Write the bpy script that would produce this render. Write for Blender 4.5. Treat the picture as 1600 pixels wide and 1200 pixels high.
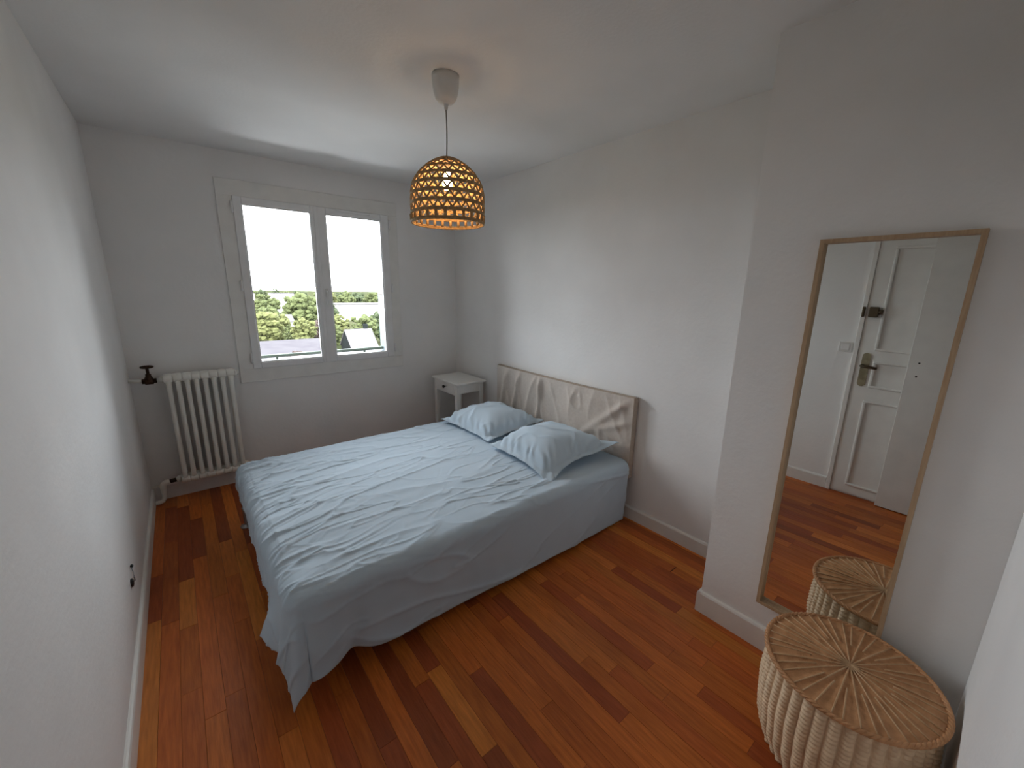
import bpy, math, random
from mathutils import Vector, Matrix, noise

random.seed(7)
S = bpy.context.scene
for o in list(bpy.data.objects):
    bpy.data.objects.remove(o)
COL = S.collection
PI = math.pi

# ---------------------------------------------------------------- camera
F_PX, YAW, PITCH, ROLL, CAM_Z = 632.08, 0.6872, 0.2288, 0.0161, 1.5649
fw = Vector((math.sin(YAW) * math.cos(PITCH), math.cos(YAW) * math.cos(PITCH), -math.sin(PITCH)))
r0 = Vector((math.cos(YAW), -math.sin(YAW), 0))
u0 = r0.cross(fw)
rt = r0 * math.cos(ROLL) + u0 * math.sin(ROLL)
up = -r0 * math.sin(ROLL) + u0 * math.cos(ROLL)
cd = bpy.data.cameras.new('camera')
cd.sensor_width = 36.0
cd.lens = F_PX / 1600 * 36.0
cd.clip_start = 0.01
cd.clip_end = 3000
cam = bpy.data.objects.new('camera', cd)
COL.objects.link(cam)
cam.matrix_world = Matrix(((rt.x, up.x, -fw.x, 0), (rt.y, up.y, -fw.y, 0), (rt.z, up.z, -fw.z, CAM_Z), (0, 0, 0, 1)))
S.camera = cam

# ---------------------------------------------------------------- sky, sun, exposure
W = bpy.data.worlds.new('sky')
S.world = W
W.use_nodes = True
bgn = W.node_tree.nodes['Background']
bgn.inputs[0].default_value = (0.89, 0.945, 1.0, 1)
bgn.inputs[1].default_value = 12.8
sd = bpy.data.lights.new('sun', 'SUN')
sd.energy = 6.0
sd.angle = 0.01
sd.color = (1.0, 0.95, 0.86)
sun = bpy.data.objects.new('sun', sd)
COL.objects.link(sun)
sun.rotation_euler = Vector((0.45, 0.75, -0.8)).to_track_quat('-Z', 'Y').to_euler()
S.view_settings.view_transform = 'Standard'
S.view_settings.look = 'None'
S.view_settings.gamma = 1.0
S.view_settings.use_curve_mapping = False
S.view_settings.exposure = 0.22

# ---------------------------------------------------------------- room numbers (metres)
XL, YB, XH, XJ, YJ, YR, H = -0.3185, 3.769, 2.2995, 1.8525, 0.7345, -0.125, 2.5
# window: casing, frame, glass
WX0, WX1, WZ0, WZ1 = 0.3186, 1.6754, 0.8112, 2.3113
FX0, FX1, FZ0, FZ1 = 0.404, 1.598, 0.9095, 2.2105

pl = bpy.data.lights.new('window_portal', 'AREA')     # sampling guide for the daylight, gives no light itself
pl.shape = 'RECTANGLE'
pl.size = FX1 - FX0
pl.size_y = FZ1 - FZ0
pl.cycles.is_portal = True
po = bpy.data.objects.new('window_portal', pl)
COL.objects.link(po)
po.location = ((FX0 + FX1) / 2, YB + 0.16, (FZ0 + FZ1) / 2)
po.rotation_euler = (-PI / 2, 0, 0)

# ---------------------------------------------------------------- helpers
def mat(name, col, rough=0.6, col2=None, scale=8.0, stretch=(1, 1, 1), bump=0.0, bscale=60.0, spec=0.5, metal=0.0,
        detail=4.0, contrast=(0.35, 0.65), sheen=0.0, objcol=False, bstretch=None):
    m = bpy.data.materials.new(name)
    m.use_nodes = True
    nt = m.node_tree
    b = nt.nodes['Principled BSDF']
    b.inputs['Roughness'].default_value = rough
    b.inputs['Metallic'].default_value = metal
    b.inputs['Specular IOR Level'].default_value = spec
    if sheen:
        b.inputs['Sheen Weight'].default_value = sheen
    tc = nt.nodes.new('ShaderNodeTexCoord')
    mp = nt.nodes.new('ShaderNodeMapping')
    mp.inputs['Scale'].default_value = stretch
    nt.links.new(tc.outputs['Object'], mp.inputs[0])
    n = nt.nodes.new('ShaderNodeTexNoise')
    n.inputs['Scale'].default_value = scale
    n.inputs['Detail'].default_value = detail
    nt.links.new(mp.outputs[0], n.inputs['Vector'])
    r = nt.nodes.new('ShaderNodeValToRGB')
    c2 = col2 if col2 else tuple(c * 0.94 for c in col)
    r.color_ramp.elements[0].position = contrast[0]
    r.color_ramp.elements[1].position = contrast[1]
    r.color_ramp.elements[0].color = (*c2, 1)
    r.color_ramp.elements[1].color = (*col, 1)
    nt.links.new(n.outputs[0], r.inputs[0])
    out = r.outputs[0]
    if objcol:
        oi = nt.nodes.new('ShaderNodeObjectInfo')
        mx = nt.nodes.new('ShaderNodeMix')
        mx.data_type = 'RGBA'
        mx.blend_type = 'MULTIPLY'
        mx.inputs[0].default_value = 1.0
        nt.links.new(out, mx.inputs[6])
        nt.links.new(oi.outputs['Color'], mx.inputs[7])
        ad = nt.nodes.new('ShaderNodeVectorMath')
        ad.operation = 'MULTIPLY_ADD'
        cm = nt.nodes.new('ShaderNodeCombineXYZ')
        nt.links.new(oi.outputs['Random'], cm.inputs[0])
        nt.links.new(oi.outputs['Random'], cm.inputs[1])
        ad.inputs[1].default_value = (37, 91, 0)
        nt.links.new(cm.outputs[0], ad.inputs[0])
        nt.links.new(mp.outputs[0], ad.inputs[2])
        nt.links.new(ad.outputs[0], n.inputs['Vector'])
        out = mx.outputs[2]
    nt.links.new(out, b.inputs['Base Color'])
    if bump:
        n2 = nt.nodes.new('ShaderNodeTexNoise')
        n2.inputs['Scale'].default_value = bscale
        n2.inputs['Detail'].default_value = 3
        mp2 = nt.nodes.new('ShaderNodeMapping')
        mp2.inputs['Scale'].default_value = bstretch or stretch
        nt.links.new(tc.outputs['Object'], mp2.inputs[0])
        nt.links.new(mp2.outputs[0], n2.inputs['Vector'])
        bp = nt.nodes.new('ShaderNodeBump')
        bp.inputs['Strength'].default_value = bump
        bp.inputs['Distance'].default_value = 0.01
        nt.links.new(n2.outputs[0], bp.inputs['Height'])
        nt.links.new(bp.outputs[0], b.inputs['Normal'])
    return m

class G:
    """collects geometry in world coordinates; build() makes it ONE mesh object"""
    def __init__(s):
        s.v = []; s.f = []; s.sm = []
    def add(s, vs, fs, smooth=False):
        k = len(s.v)
        s.v += [tuple(p) for p in vs]
        s.f += [tuple(i + k for i in f) for f in fs]
        s.sm += [smooth] * len(fs)
        return s
    def box(s, x0, x1, y0, y1, z0, z1, b=0.0):
        if b <= 0:
            vs = [(x, y, z) for z in (z0, z1) for y in (y0, y1) for x in (x0, x1)]
            fs = [(0, 2, 3, 1), (4, 5, 7, 6), (0, 1, 5, 4), (2, 6, 7, 3), (0, 4, 6, 2), (1, 3, 7, 5)]
            return s.add(vs, fs)
        vs = []; idx = {}
        for i, x in enumerate((x0, x1)):
            for j, y in enumerate((y0, y1)):
                for k, z in enumerate((z0, z1)):
                    dx, dy, dz = (b if i == 0 else -b), (b if j == 0 else -b), (b if k == 0 else -b)
                    idx[i, j, k, 0] = len(vs); vs.append((x, y + dy, z + dz))
                    idx[i, j, k, 1] = len(vs); vs.append((x + dx, y, z + dz))
                    idx[i, j, k, 2] = len(vs); vs.append((x + dx, y + dy, z))
        fs = []
        def q(*a): fs.append(tuple(idx[t] for t in a))
        for i in (0, 1):
            q(*([(i, 0, 0, 0), (i, 0, 1, 0), (i, 1, 1, 0), (i, 1, 0, 0)][::1 if i == 0 else -1]))
            q(*([(0, i, 0, 1), (1, i, 0, 1), (1, i, 1, 1), (0, i, 1, 1)][::1 if i == 0 else -1]))
            q(*([(0, 0, i, 2), (0, 1, i, 2), (1, 1, i, 2), (1, 0, i, 2)][::1 if i == 0 else -1]))
        for i in (0, 1):
            for j in (0, 1):
                q(*([(i, j, 0, 0), (i, j, 0, 1), (i, j, 1, 1), (i, j, 1, 0)][::1 if i == j else -1]))
                q(*([(i, 0, j, 0), (i, 1, j, 0), (i, 1, j, 2), (i, 0, j, 2)][::1 if i == j else -1]))
                q(*([(0, i, j, 1), (0, i, j, 2), (1, i, j, 2), (1, i, j, 1)][::1 if i == j else -1]))
                for k in (0, 1):
                    q(*([(i, j, k, 0), (i, j, k, 1), (i, j, k, 2)][::1 if (i + j + k) % 2 else -1]))
        return s.add(vs, fs)
    def grid(s, nu, nv, fn, smooth=True, closeu=False):
        vs = [fn(i, j) for j in range(nv) for i in range(nu)]
        fs = []
        for j in range(nv - 1):
            for i in range(nu if closeu else nu - 1):
                i2 = (i + 1) % nu
                fs.append((j * nu + i, j * nu + i2, (j + 1) * nu + i2, (j + 1) * nu + i))
        return s.add(vs, fs, smooth)
    def lathe(s, c, prof, n=32, smooth=True, caps=True):
        k = len(s.v)
        s.grid(n, len(prof), lambda i, j: (c[0] + prof[j][0] * math.cos(2 * PI * i / n), c[1] + prof[j][0] * math.sin(2 * PI * i / n), c[2] + prof[j][1]), smooth, True)
        if caps:
            s.f.append(tuple(k + i for i in range(n))[::-1]); s.sm.append(False)
            kk = k + n * (len(prof) - 1)
            s.f.append(tuple(kk + i for i in range(n))); s.sm.append(False)
        return s
    def tube(s, pts, rad, n=8, smooth=True, closed=False):
        pts = [Vector(p) for p in pts]
        m = len(pts)
        rads = rad if isinstance(rad, (list, tuple)) else [rad] * m
        k = len(s.v)
        ref = None
        for i, p in enumerate(pts):
            if closed:
                d = pts[(i + 1) % m] - pts[i - 1]
            else:
                d = pts[min(i + 1, m - 1)] - pts[max(i - 1, 0)]
            d.normalize()
            if ref is None:
                ref = Vector((0, 0, 1)) if abs(d.z) < 0.9 else Vector((1, 0, 0))
            a = ref - d * ref.dot(d)
            a.normalize()
            ref = a
            b = d.cross(a)
            for j in range(n):
                t = 2 * PI * j / n
                s.v.append(tuple(p + (a * math.cos(t) + b * math.sin(t)) * rads[i]))
        for i in range(m if closed else m - 1):
            i2 = (i + 1) % m
            for j in range(n):
                j2 = (j + 1) % n
                s.f.append((k + i * n + j, k + i * n + j2, k + i2 * n + j2, k + i2 * n + j)); s.sm.append(smooth)
        if not closed:
            s.f.append(tuple(k + j for j in range(n))[::-1]); s.sm.append(False)
            s.f.append(tuple(k + (m - 1) * n + j for j in range(n))); s.sm.append(False)
        return s
    def ball(s, c, rx, ry, rz, n=12, m=8, smooth=True):
        prof = [(max(1e-4, math.sin(PI * j / m)), -math.cos(PI * j / m)) for j in range(m + 1)]
        k = len(s.v)
        return s.grid(n, m + 1, lambda i, j: (c[0] + rx * prof[j][0] * math.cos(2 * PI * i / n), c[1] + ry * prof[j][0] * math.sin(2 * PI * i / n), c[2] + rz * prof[j][1]), smooth, True)
    def build(s, name, material, parent=None, base=None):
        if parent is not None:
            base = parent['_b']
        elif base is None:
            base = (0, 0, 0)
        me = bpy.data.meshes.new(name)
        me.from_pydata([(x - base[0], y - base[1], z - base[2]) for x, y, z in s.v], [], s.f)
        me.polygons.foreach_set('use_smooth', s.sm)
        me.materials.append(material)
        me.validate()
        me.update()
        o = bpy.data.objects.new(name, me)
        COL.objects.link(o)
        if parent is not None:
            o.parent = parent
        else:
            o.location = base
        o['_b'] = list(base)
        return o

def thing(name, base, label, cat, group=None):
    o = bpy.data.objects.new(name, None)
    o.empty_display_size = 0.1
    COL.objects.link(o)
    o.location = base
    o['_b'] = list(base)
    return tag(o, label, cat, group)
def tag(o, label, cat, group=None):
    o['label'] = label
    o['category'] = cat
    if group:
        o['group'] = group
    return o
def struct(o, label=None):
    o['kind'] = 'structure'
    if label:
        o['label'] = label
    return o
def sempty(name, base, label):
    o = bpy.data.objects.new(name, None)
    o.empty_display_size = 0.1
    COL.objects.link(o)
    o.location = base
    o['_b'] = list(base)
    return struct(o, label)
def copy_of(src, loc, scale=(1, 1, 1), rot=0.0):
    c = src.copy()
    COL.objects.link(c)
    c.location = loc
    c.scale = scale
    c.rotation_euler = (0, 0, rot)
    return c

# ---------------------------------------------------------------- materials
M_wall = mat('white_wall_paint', (0.915, 0.90, 0.882), 0.75, bump=0.12, bscale=45, scale=2, spec=0.25)
M_ceil = mat('white_ceiling_paint', (0.88, 0.865, 0.845), 0.85, bump=0.08, bscale=60, scale=1.5, spec=0.2)
M_trim = mat('white_trim_paint', (0.87, 0.85, 0.81), 0.45, bump=0.05, bscale=90)
M_pvc = mat('white_window_plastic', (0.88, 0.87, 0.86), 0.35, bump=0.0)
M_gap = mat('dark_joint', (0.05, 0.02, 0.01), 0.8)
M_plank = mat('varnished_wood', (1.0, 1.0, 1.0), 0.36, col2=(0.64, 0.57, 0.52), scale=14, stretch=(6, 0.55, 6), bump=0.10, bscale=30,
              bstretch=(8, 0.5, 8), objcol=True, spec=0.30, contrast=(0.25, 0.72), detail=6)
M_rad = mat('cream_enamel', (0.89, 0.87, 0.80), 0.38, bump=0.05, bscale=120)
M_bronze = mat('dark_bronze', (0.035, 0.02, 0.012), 0.45, col2=(0.06, 0.025, 0.012), metal=0.6, bump=0.1, bscale=150)
M_steel = mat('brushed_steel', (0.45, 0.45, 0.46), 0.35, metal=0.9)
M_cloth = mat('pale_blue_cotton', (0.56, 0.675, 0.775), 0.85, col2=(0.54, 0.655, 0.755), scale=3, bump=0.06, bscale=400, spec=0.15, sheen=0.2)
M_base = mat('grey_base_fabric', (0.22, 0.21, 0.21), 0.9, bump=0.1, bscale=300)
M_matt = mat('white_mattress_fabric', (0.7, 0.7, 0.68), 0.9, bump=0.1, bscale=300)
M_linen = mat('beige_linen', (0.66, 0.59, 0.53), 0.9, col2=(0.61, 0.54, 0.48), scale=60, bump=0.15, bscale=500, spec=0.1, sheen=0.1)
M_linen2 = mat('beige_linen_edge', (0.50, 0.415, 0.34), 0.9, col2=(0.45, 0.37, 0.30), scale=60, bump=0.15, bscale=500, spec=0.1)
M_night = mat('off_white_lacquer', (0.86, 0.84, 0.80), 0.4, col2=(0.83, 0.81, 0.77), scale=20, stretch=(1, 6, 1))
M_black = mat('black_knob', (0.01, 0.01, 0.01), 0.4)
M_oak = mat('pale_oak', (0.52, 0.36, 0.22), 0.55, col2=(0.44, 0.29, 0.17), scale=18, stretch=(8, 8, 0.6), bump=0.05, bscale=40)
M_white = mat('white_plastic', (0.78, 0.77, 0.74), 0.4)
M_cord = mat('grey_cord', (0.35, 0.34, 0.32), 0.5)
M_rattan = mat('lamp_cord_weave', (0.56, 0.38, 0.19), 0.7, col2=(0.40, 0.25, 0.11), scale=90, bump=0.4, bscale=300)
M_wick = mat('wicker', (0.86, 0.65, 0.43), 0.55, col2=(0.68, 0.48, 0.30), scale=30, bump=0.2, bscale=200, contrast=(0.3, 0.7))
M_wickl = mat('wicker_lid', (0.66, 0.335, 0.155), 0.5, col2=(0.48, 0.23, 0.095), scale=35, bump=0.2, bscale=200, contrast=(0.3, 0.7))
M_spoke = mat('wicker_spoke', (0.66, 0.42, 0.23), 0.5, col2=(0.55, 0.33, 0.17), scale=35, bump=0.2, bscale=200)
M_brass = mat('worn_brass', (0.42, 0.37, 0.25), 0.4, col2=(0.30, 0.26, 0.17), metal=0.7, scale=25)
M_lockm = mat('brown_metal', (0.12, 0.09, 0.055), 0.45, metal=0.6)
M_green = mat('green_rail_paint', (0.055, 0.075, 0.055), 0.6)

def simple(name, build):
    m = bpy.data.materials.new(name)
    m.use_nodes = True
    nt = m.node_tree
    nt.nodes.clear()
    out = nt.nodes.new('ShaderNodeOutputMaterial')
    nt.links.new(build(nt), out.inputs[0])
    return m
def _glass(nt):
    t = nt.nodes.new('ShaderNodeBsdfTransparent')
    t.inputs[0].default_value = (0.95, 0.955, 0.955, 1)
    g = nt.nodes.new('ShaderNodeBsdfGlossy')
    g.inputs['Roughness'].default_value = 0.0
    fr = nt.nodes.new('ShaderNodeFresnel')
    fr.inputs[0].default_value = 1.35
    mx = nt.nodes.new('ShaderNodeMixShader')
    nt.links.new(fr.outputs[0], mx.inputs[0])
    nt.links.new(t.outputs[0], mx.inputs[1])
    nt.links.new(g.outputs[0], mx.inputs[2])
    return mx.outputs[0]
M_glass = simple('window_glass', _glass)
def _mirror(nt):
    g = nt.nodes.new('ShaderNodeBsdfGlossy')
    g.inputs['Roughness'].default_value = 0.0
    g.inputs[0].default_value = (0.86, 0.88, 0.86, 1)
    return g.outputs[0]
M_mirror = simple('mirror_glass', _mirror)
def _bulb(nt):
    e = nt.nodes.new('ShaderNodeEmission')
    e.inputs[0].default_value = (1.0, 0.64, 0.31, 1)
    e.inputs[1].default_value = 80.0
    return e.outputs[0]
M_bulb = simple('lit_bulb', _bulb)

# ---------------------------------------------------------------- room shell
T = 0.12          # wall thickness
YHB = -1.6        # far end of the unseen hall behind the camera
struct(G().box(XL - T, XL, YHB, YB + T, -0.1, H).build('wall_left', M_wall))
g = G()           # back wall around the window opening
g.box(XL, FX0, YB, YB + 0.28, -0.1, H).box(FX1, XH + T, YB, YB + 0.28, -0.1, H)
g.box(FX0, FX1, YB, YB + 0.28, -0.1, FZ0).box(FX0, FX1, YB, YB + 0.28, FZ1, H)
struct(g.build('wall_back', M_wall))
struct(G().box(XH, XH + T, YJ, YB, -0.1, H).build('wall_head', M_wall))
struct(G().box(XJ, XH + T, YR, YJ, -0.1, H).build('wall_mirror', M_wall))
g = G().box(0.72, XH + T, YR - T, YR, -0.1, H)
g.box(XL, 0.72, YR - T, YR, 2.08, H)
struct(g.build('wall_rear', M_wall))
struct(G().box(XL, 1.25, YHB - T, YHB, -0.1, H).build('wall_unseen_hall_end', M_wall))  # unseen, assumed hall wall, added to enclose the space so light bounces
struct(G().box(1.25, 1.25 + T, YHB - T, YR - T, -0.1, H).build('wall_unseen_hall_side', M_wall))  # unseen side wall, added for the same light bounce
struct(G().box(XL - T, XH + T, YHB - T, YB + 0.28, H, H + 0.15).build('ceiling', M_ceil))

def baseboard(name, x0, x1, y0, y1, h, dirn):
    # profile: plain board with a softly rounded upper edge; dirn = outward axis
    t = 0.015
    prof = [(0, 0), (t, 0), (t, h - 0.012), (t * 0.75, h - 0.004), (t * 0.4, h), (0, h)]
    g = G()
    n = len(prof)
    vs = []
    for e in (0, 1):
        for o, z in prof:
            if dirn == '+x': vs.append((x0 + o, y1 if e else y0, z))
            elif dirn == '-x': vs.append((x0 - o, y1 if e else y0, z))
            elif dirn == '-y': vs.append((x1 if e else x0, y0 - o, z))
            elif dirn == '+y': vs.append((x1 if e else x0, y0 + o, z))
    fs = [(i, (i + 1) % n, n + (i + 1) % n, n + i) for i in range(n)] + [tuple(range(n))[::-1], tuple(range(n, 2 * n))]
    g.add(vs, fs)
    return struct(g.build(name, M_trim))
baseboard('baseboard_left', XL, XL, 0.735, YB, 0.098, '+x')
baseboard('baseboard_back', XL, XH, YB, YB, 0.115, '-y')
baseboard('baseboard_head', XH, XH, YJ, YB, 0.092, '-x')
baseboard('baseboard_mirror', XJ, XJ, YR, YJ, 0.115, '-x')
baseboard('baseboard_jog', XJ - 0.015, XH, YJ, YJ, 0.115, '+y')
baseboard('baseboard_rear', 0.72, XJ, YR, YR, 0.10, '+y')

# floor: sub-floor slab with every plank its own piece
floor = struct(G().box(XL - T, XH + T, YHB - T, YB + 0.28, -0.1, -0.004).build('floor', M_gap))
floor['label'] = 'varnished reddish brown strip floor'
PW = 0.0663
plank_mesh = {}
cols = [(0.694, 0.201, 0.036), (0.65, 0.18, 0.033), (0.616, 0.163, 0.031), (0.571, 0.144, 0.03), (0.526, 0.125, 0.029), (0.762, 0.235, 0.043), (0.638, 0.17, 0.032), (0.672, 0.189, 0.034), (0.80, 0.275, 0.05), (0.44, 0.10, 0.027), (0.40, 0.092, 0.026)]
lens = (0.40, 0.52, 0.66, 0.80, 0.96, 1.16)
rp = random.Random(21)
first = None
x = XL
while x < XH - 0.005:
    w = min(PW, XH - x)
    y = YR - 0.12 - rp.random() * 0.5
    while y < YB:
        L = rp.choice(lens)
        y2 = min(y + L, YB + 0.02)
        if YB - y2 < 0.15: y2 = YB + 0.02
        if x + w > XJ + 0.03 and y < YJ:
            if y2 < YJ + 0.005:
                y = y2
                continue
            y = YJ - 0.02
        key = (round(w, 3), round(y2 - y, 2))
        if key not in plank_mesh:
            L2 = key[1]
            plank_mesh[key] = G().box(0.0004, w - 0.0004, 0.0004, L2 - 0.0004, -0.003, 0.0, 0.0006).build('plank', M_plank, floor)
            o = plank_mesh[key]
            o.location = (x, y, rp.uniform(-0.0004, 0.0003))
        else:
            o = plank_mesh[key].copy()
            COL.objects.link(o)
            o.location = (x, y, rp.uniform(-0.0004, 0.0003))
        c = rp.choice(cols)
        k = rp.uniform(0.85, 1.12)
        o.color = (c[0] * k, c[1] * k, c[2] * k, 1)
        y = y2
    x += PW
# hall floor behind the camera
struct(G().box(XL, 1.25, YHB, YR - 0.12, -0.003, -0.001).build('floor_hall', mat('hall_floor_wood', (0.28, 0.10, 0.03), 0.4, col2=(0.2, 0.06, 0.02), scale=6, stretch=(8, 1, 1))))

# ---------------------------------------------------------------- window
win = sempty('window_1', ((FX0 + FX1) / 2, YB, FZ0), 'white double casement window with flat surround')
def ring(g, x0, x1, z0, z1, w, y0, y1, b=0.0):
    g.box(x0, x1, y0, y1, z0, z0 + w, b).box(x0, x1, y0, y1, z1 - w, z1, b)
    g.box(x0, x0 + w, y0, y1, z0 + w, z1 - w, b).box(x1 - w, x1, y0, y1, z0 + w, z1 - w, b)
    return g
g = G()
g.box(WX0, WX1, YB - 0.012, YB, WZ0, FZ0 + 0.01, 0.002).box(WX0, WX1, YB - 0.012, YB, FZ1 - 0.01, WZ1, 0.002)
g.box(WX0, FX0 + 0.01, YB - 0.012, YB, FZ0 + 0.01, FZ1 - 0.01, 0.002).box(FX1 - 0.01, WX1, YB - 0.012, YB, FZ0 + 0.01, FZ1 - 0.01, 0.002)
g.build('casing', M_trim, win)
ring(G(), FX0 + 0.001, FX1 - 0.001, FZ0 + 0.001, FZ1 - 0.001, 0.022, YB - 0.004, YB + 0.07).build('window_frame', M_pvc, win)
XM = 0.990
for k, (a, b, ga, gb) in enumerate(((FX0 + 0.008, XM - 0.016, 0.468, 0.938), (XM - 0.016, FX1 - 0.008, 1.052, 1.522))):
    g = G()
    z0, z1, gz0, gz1 = FZ0 + 0.008, FZ1 - 0.008, 0.966, 2.151
    y0, y1 = YB - 0.022, YB + 0.045
    g.box(a + 0.001, ga, y0, y1, z0, z1, 0.004).box(gb, b - 0.001, y0, y1, z0, z1, 0.004)
    g.box(ga, gb, y0, y1, z0, gz0, 0.004).box(ga, gb, y0, y1, gz1, z1, 0.004)
    sash = g.build('sash', M_pvc, win)
    G().box(ga - 0.004, gb + 0.004, YB + 0.008, YB + 0.012, gz0 - 0.004, gz1 + 0.004).build('pane', M_glass, sash)
    # glazing bead around the pane
    ring(G(), ga - 0.001, gb + 0.001, gz0 - 0.001, gz1 + 0.001, 0.008, YB - 0.012, YB + 0.007).build('glazing_bead', M_pvc, sash)
    hx = a - 0.006 if k == 0 else b + 0.006
    for hz in (1.003, 1.562, 2.122):
        h = G().tube([(hx, YB - 0.028, hz - 0.04), (hx, YB - 0.028, hz + 0.04)], 0.0065, 8)
        h.box(hx - 0.009, hx + 0.009, YB - 0.026, YB - 0.012, hz - 0.035, hz + 0.035)
        h.build('hinge', M_pvc, sash)
    if k == 1:
        h = G().box(1.000, 1.024, YB - 0.030, YB - 0.022, 1.478, 1.548, 0.003)
        h.tube([(1.012, YB - 0.03, 1.525), (1.012, YB - 0.062, 1.525), (1.010, YB - 0.066, 1.515), (1.004, YB - 0.066, 1.41)], [0.008, 0.008, 0.009, 0.0075], 10)
        h.build('handle', M_white, sash)
        v = G().box(1.134, 1.424, YB - 0.030, YB - 0.022, 2.178, 2.197, 0.003)
        v.build('vent_grille', M_pvc, sash)
# rounded overlap strip between the two sashes
G().box(XM - 0.030, XM - 0.003, YB - 0.030, YB - 0.022, FZ0 + 0.01, FZ1 - 0.01, 0.003).build('meeting_stile', M_pvc, win)
# outer sill and reveal
M_stone = mat('pale_render', (0.22, 0.22, 0.22), 0.8, bump=0.1, bscale=50)
G().box(FX0 + 0.002, FX1 - 0.002, YB + 0.072, YB + 0.34, FZ0 + 0.002, FZ0 + 0.030, 0.003).build('outer_sill', M_stone, win)
# guard rail outside
rail = thing('window_guard_rail', ((FX0 + FX1) / 2, YB + 0.20, FZ0 + 0.03), 'green metal guard rail outside along the bottom of the window', 'railing')
G().box(FX0 + 0.001, FX1 - 0.001, YB + 0.195, YB + 0.235, 0.965, 0.988, 0.004).build('top_bar', M_green, rail)
for px in (0.62, 1.0, 1.38):
    G().box(px - 0.008, px + 0.008, YB + 0.207, YB + 0.223, FZ0 + 0.030, 0.966).build('post', M_green, rail)
# shutter folded back in the right reveal
sh = thing('folded_shutter', (FX1 - 0.02, YB + 0.1, FZ0 + 0.03), 'pale blue white shutter folded into the right window reveal', 'shutter')
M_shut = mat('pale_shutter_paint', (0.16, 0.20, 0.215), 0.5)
G().box(FX1 - 0.030, FX1 - 0.004, YB + 0.085, YB + 0.27, FZ0 + 0.032, FZ1 - 0.01, 0.003).build('shutter_leaf', M_shut, sh)
G().tube([(FX1 - 0.034, YB + 0.13, 1.50), (FX1 - 0.034, YB + 0.24, 1.50)], 0.006, 6).build('strap_hinge', M_bronze, sh)

# ---------------------------------------------------------------- closed panel door, seen in the mirror (on the left wall)
d1 = sempty('door_1', (XL, 0.35, 0), 'white panelled door with brass handle')
DT = 2.06
g = G().box(XL, XL + 0.022, 0.702, 0.732, 0, DT, 0.003).box(XL, XL + 0.022, -0.10, 0.732, DT, DT + 0.03, 0.003)
g.build('casing', M_trim, d1)
leaf = G().box(XL, XL + 0.014, -0.10, 0.7015, 0.012, DT - 0.002, 0.002).build('door_leaf', M_trim, d1)
def mould(y0, y1, z0, z1):
    g = G()
    w, t0, t1 = 0.020, XL + 0.014, XL + 0.026
    g.box(t0, t1, y0, y1, z0, z0 + w, 0.005).box(t0, t1, y0, y1, z1 - w, z1, 0.005)
    g.box(t0, t1, y0, y0 + w, z0 + w, z1 - w, 0.005).box(t0, t1, y1 - w, y1, z0 + w, z1 - w, 0.005)
    g.build('panel_moulding', M_trim, leaf)
mould(0.0, 0.612, 1.163, 1.905)
mould(0.0, 0.602, 0.883, 1.088)
mould(0.0, 0.612, 0.082, 0.786)
lk = G().box(XL + 0.014, XL + 0.050, 0.630, 0.684, 1.408, 1.484, 0.005)
lk.tube([(XL + 0.03, 0.632, 1.448), (XL + 0.03, 0.606, 1.448)], [0.018, 0.016], 12)
lk.build('door_lock', M_lockm, d1)
kp = G().box(XL + 0.022, XL + 0.046, 0.708, 0.724, 1.408, 1.484, 0.004)
kp.build('lock_keeper', M_lockm, d1)
pts = []
g = G()
n = 20
vs = []
for xx in (XL + 0.014, XL + 0.020):
    for i in range(n):
        a = 2 * PI * i / n
        yy = 0.646 + 0.025 * math.cos(a)
        zz = 1.016 + (0.103 if math.sin(a) > 0 else -0.103) + 0.025 * math.sin(a)
        vs.append((xx, yy, zz))
g.add(vs, [tuple(range(n))[::-1], tuple(range(n, 2 * n))] + [(i, (i + 1) % n, n + (i + 1) % n, n + i) for i in range(n)])
g.build('handle_plate', M_brass, d1)
G().tube([(XL + 0.02, 0.660, 1.048), (XL + 0.06, 0.660, 1.048), (XL + 0.068, 0.650, 1.047), (XL + 0.066, 0.566, 1.040)], [0.010, 0.010, 0.011, 0.010], 10).build('door_lever', M_lockm, d1)
# open flush leaf folded back beside the camera
d2 = sempty('door_2', (XL + 0.07, YR, 0), 'plain white flush door leaf with two screw holes')
G().box(XL + 0.030, XL + 0.068, YR + 0.005, 0.410, 0.006, 2.06, 0.002).build('door_leaf', M_trim, d2)
for hz in (1.113, 1.018):
    G().tube([(XL + 0.0670, 0.354, hz), (XL + 0.0690, 0.354, hz)], 0.006, 10).build('screw_hole', M_black, d2)
# light switch
sw = thing('light_switch', (XL, 0.785, 1.17), 'white square light switch beside the panelled door in the mirror', 'switch')
G().box(XL + 0.0005, XL + 0.010, 0.743, 0.827, 1.135, 1.212, 0.003).build('switch_plate', M_white, sw)
G().box(XL + 0.010, XL + 0.014, 0.760, 0.810, 1.150, 1.197, 0.002).build('rocker', M_pvc, sw)

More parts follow.
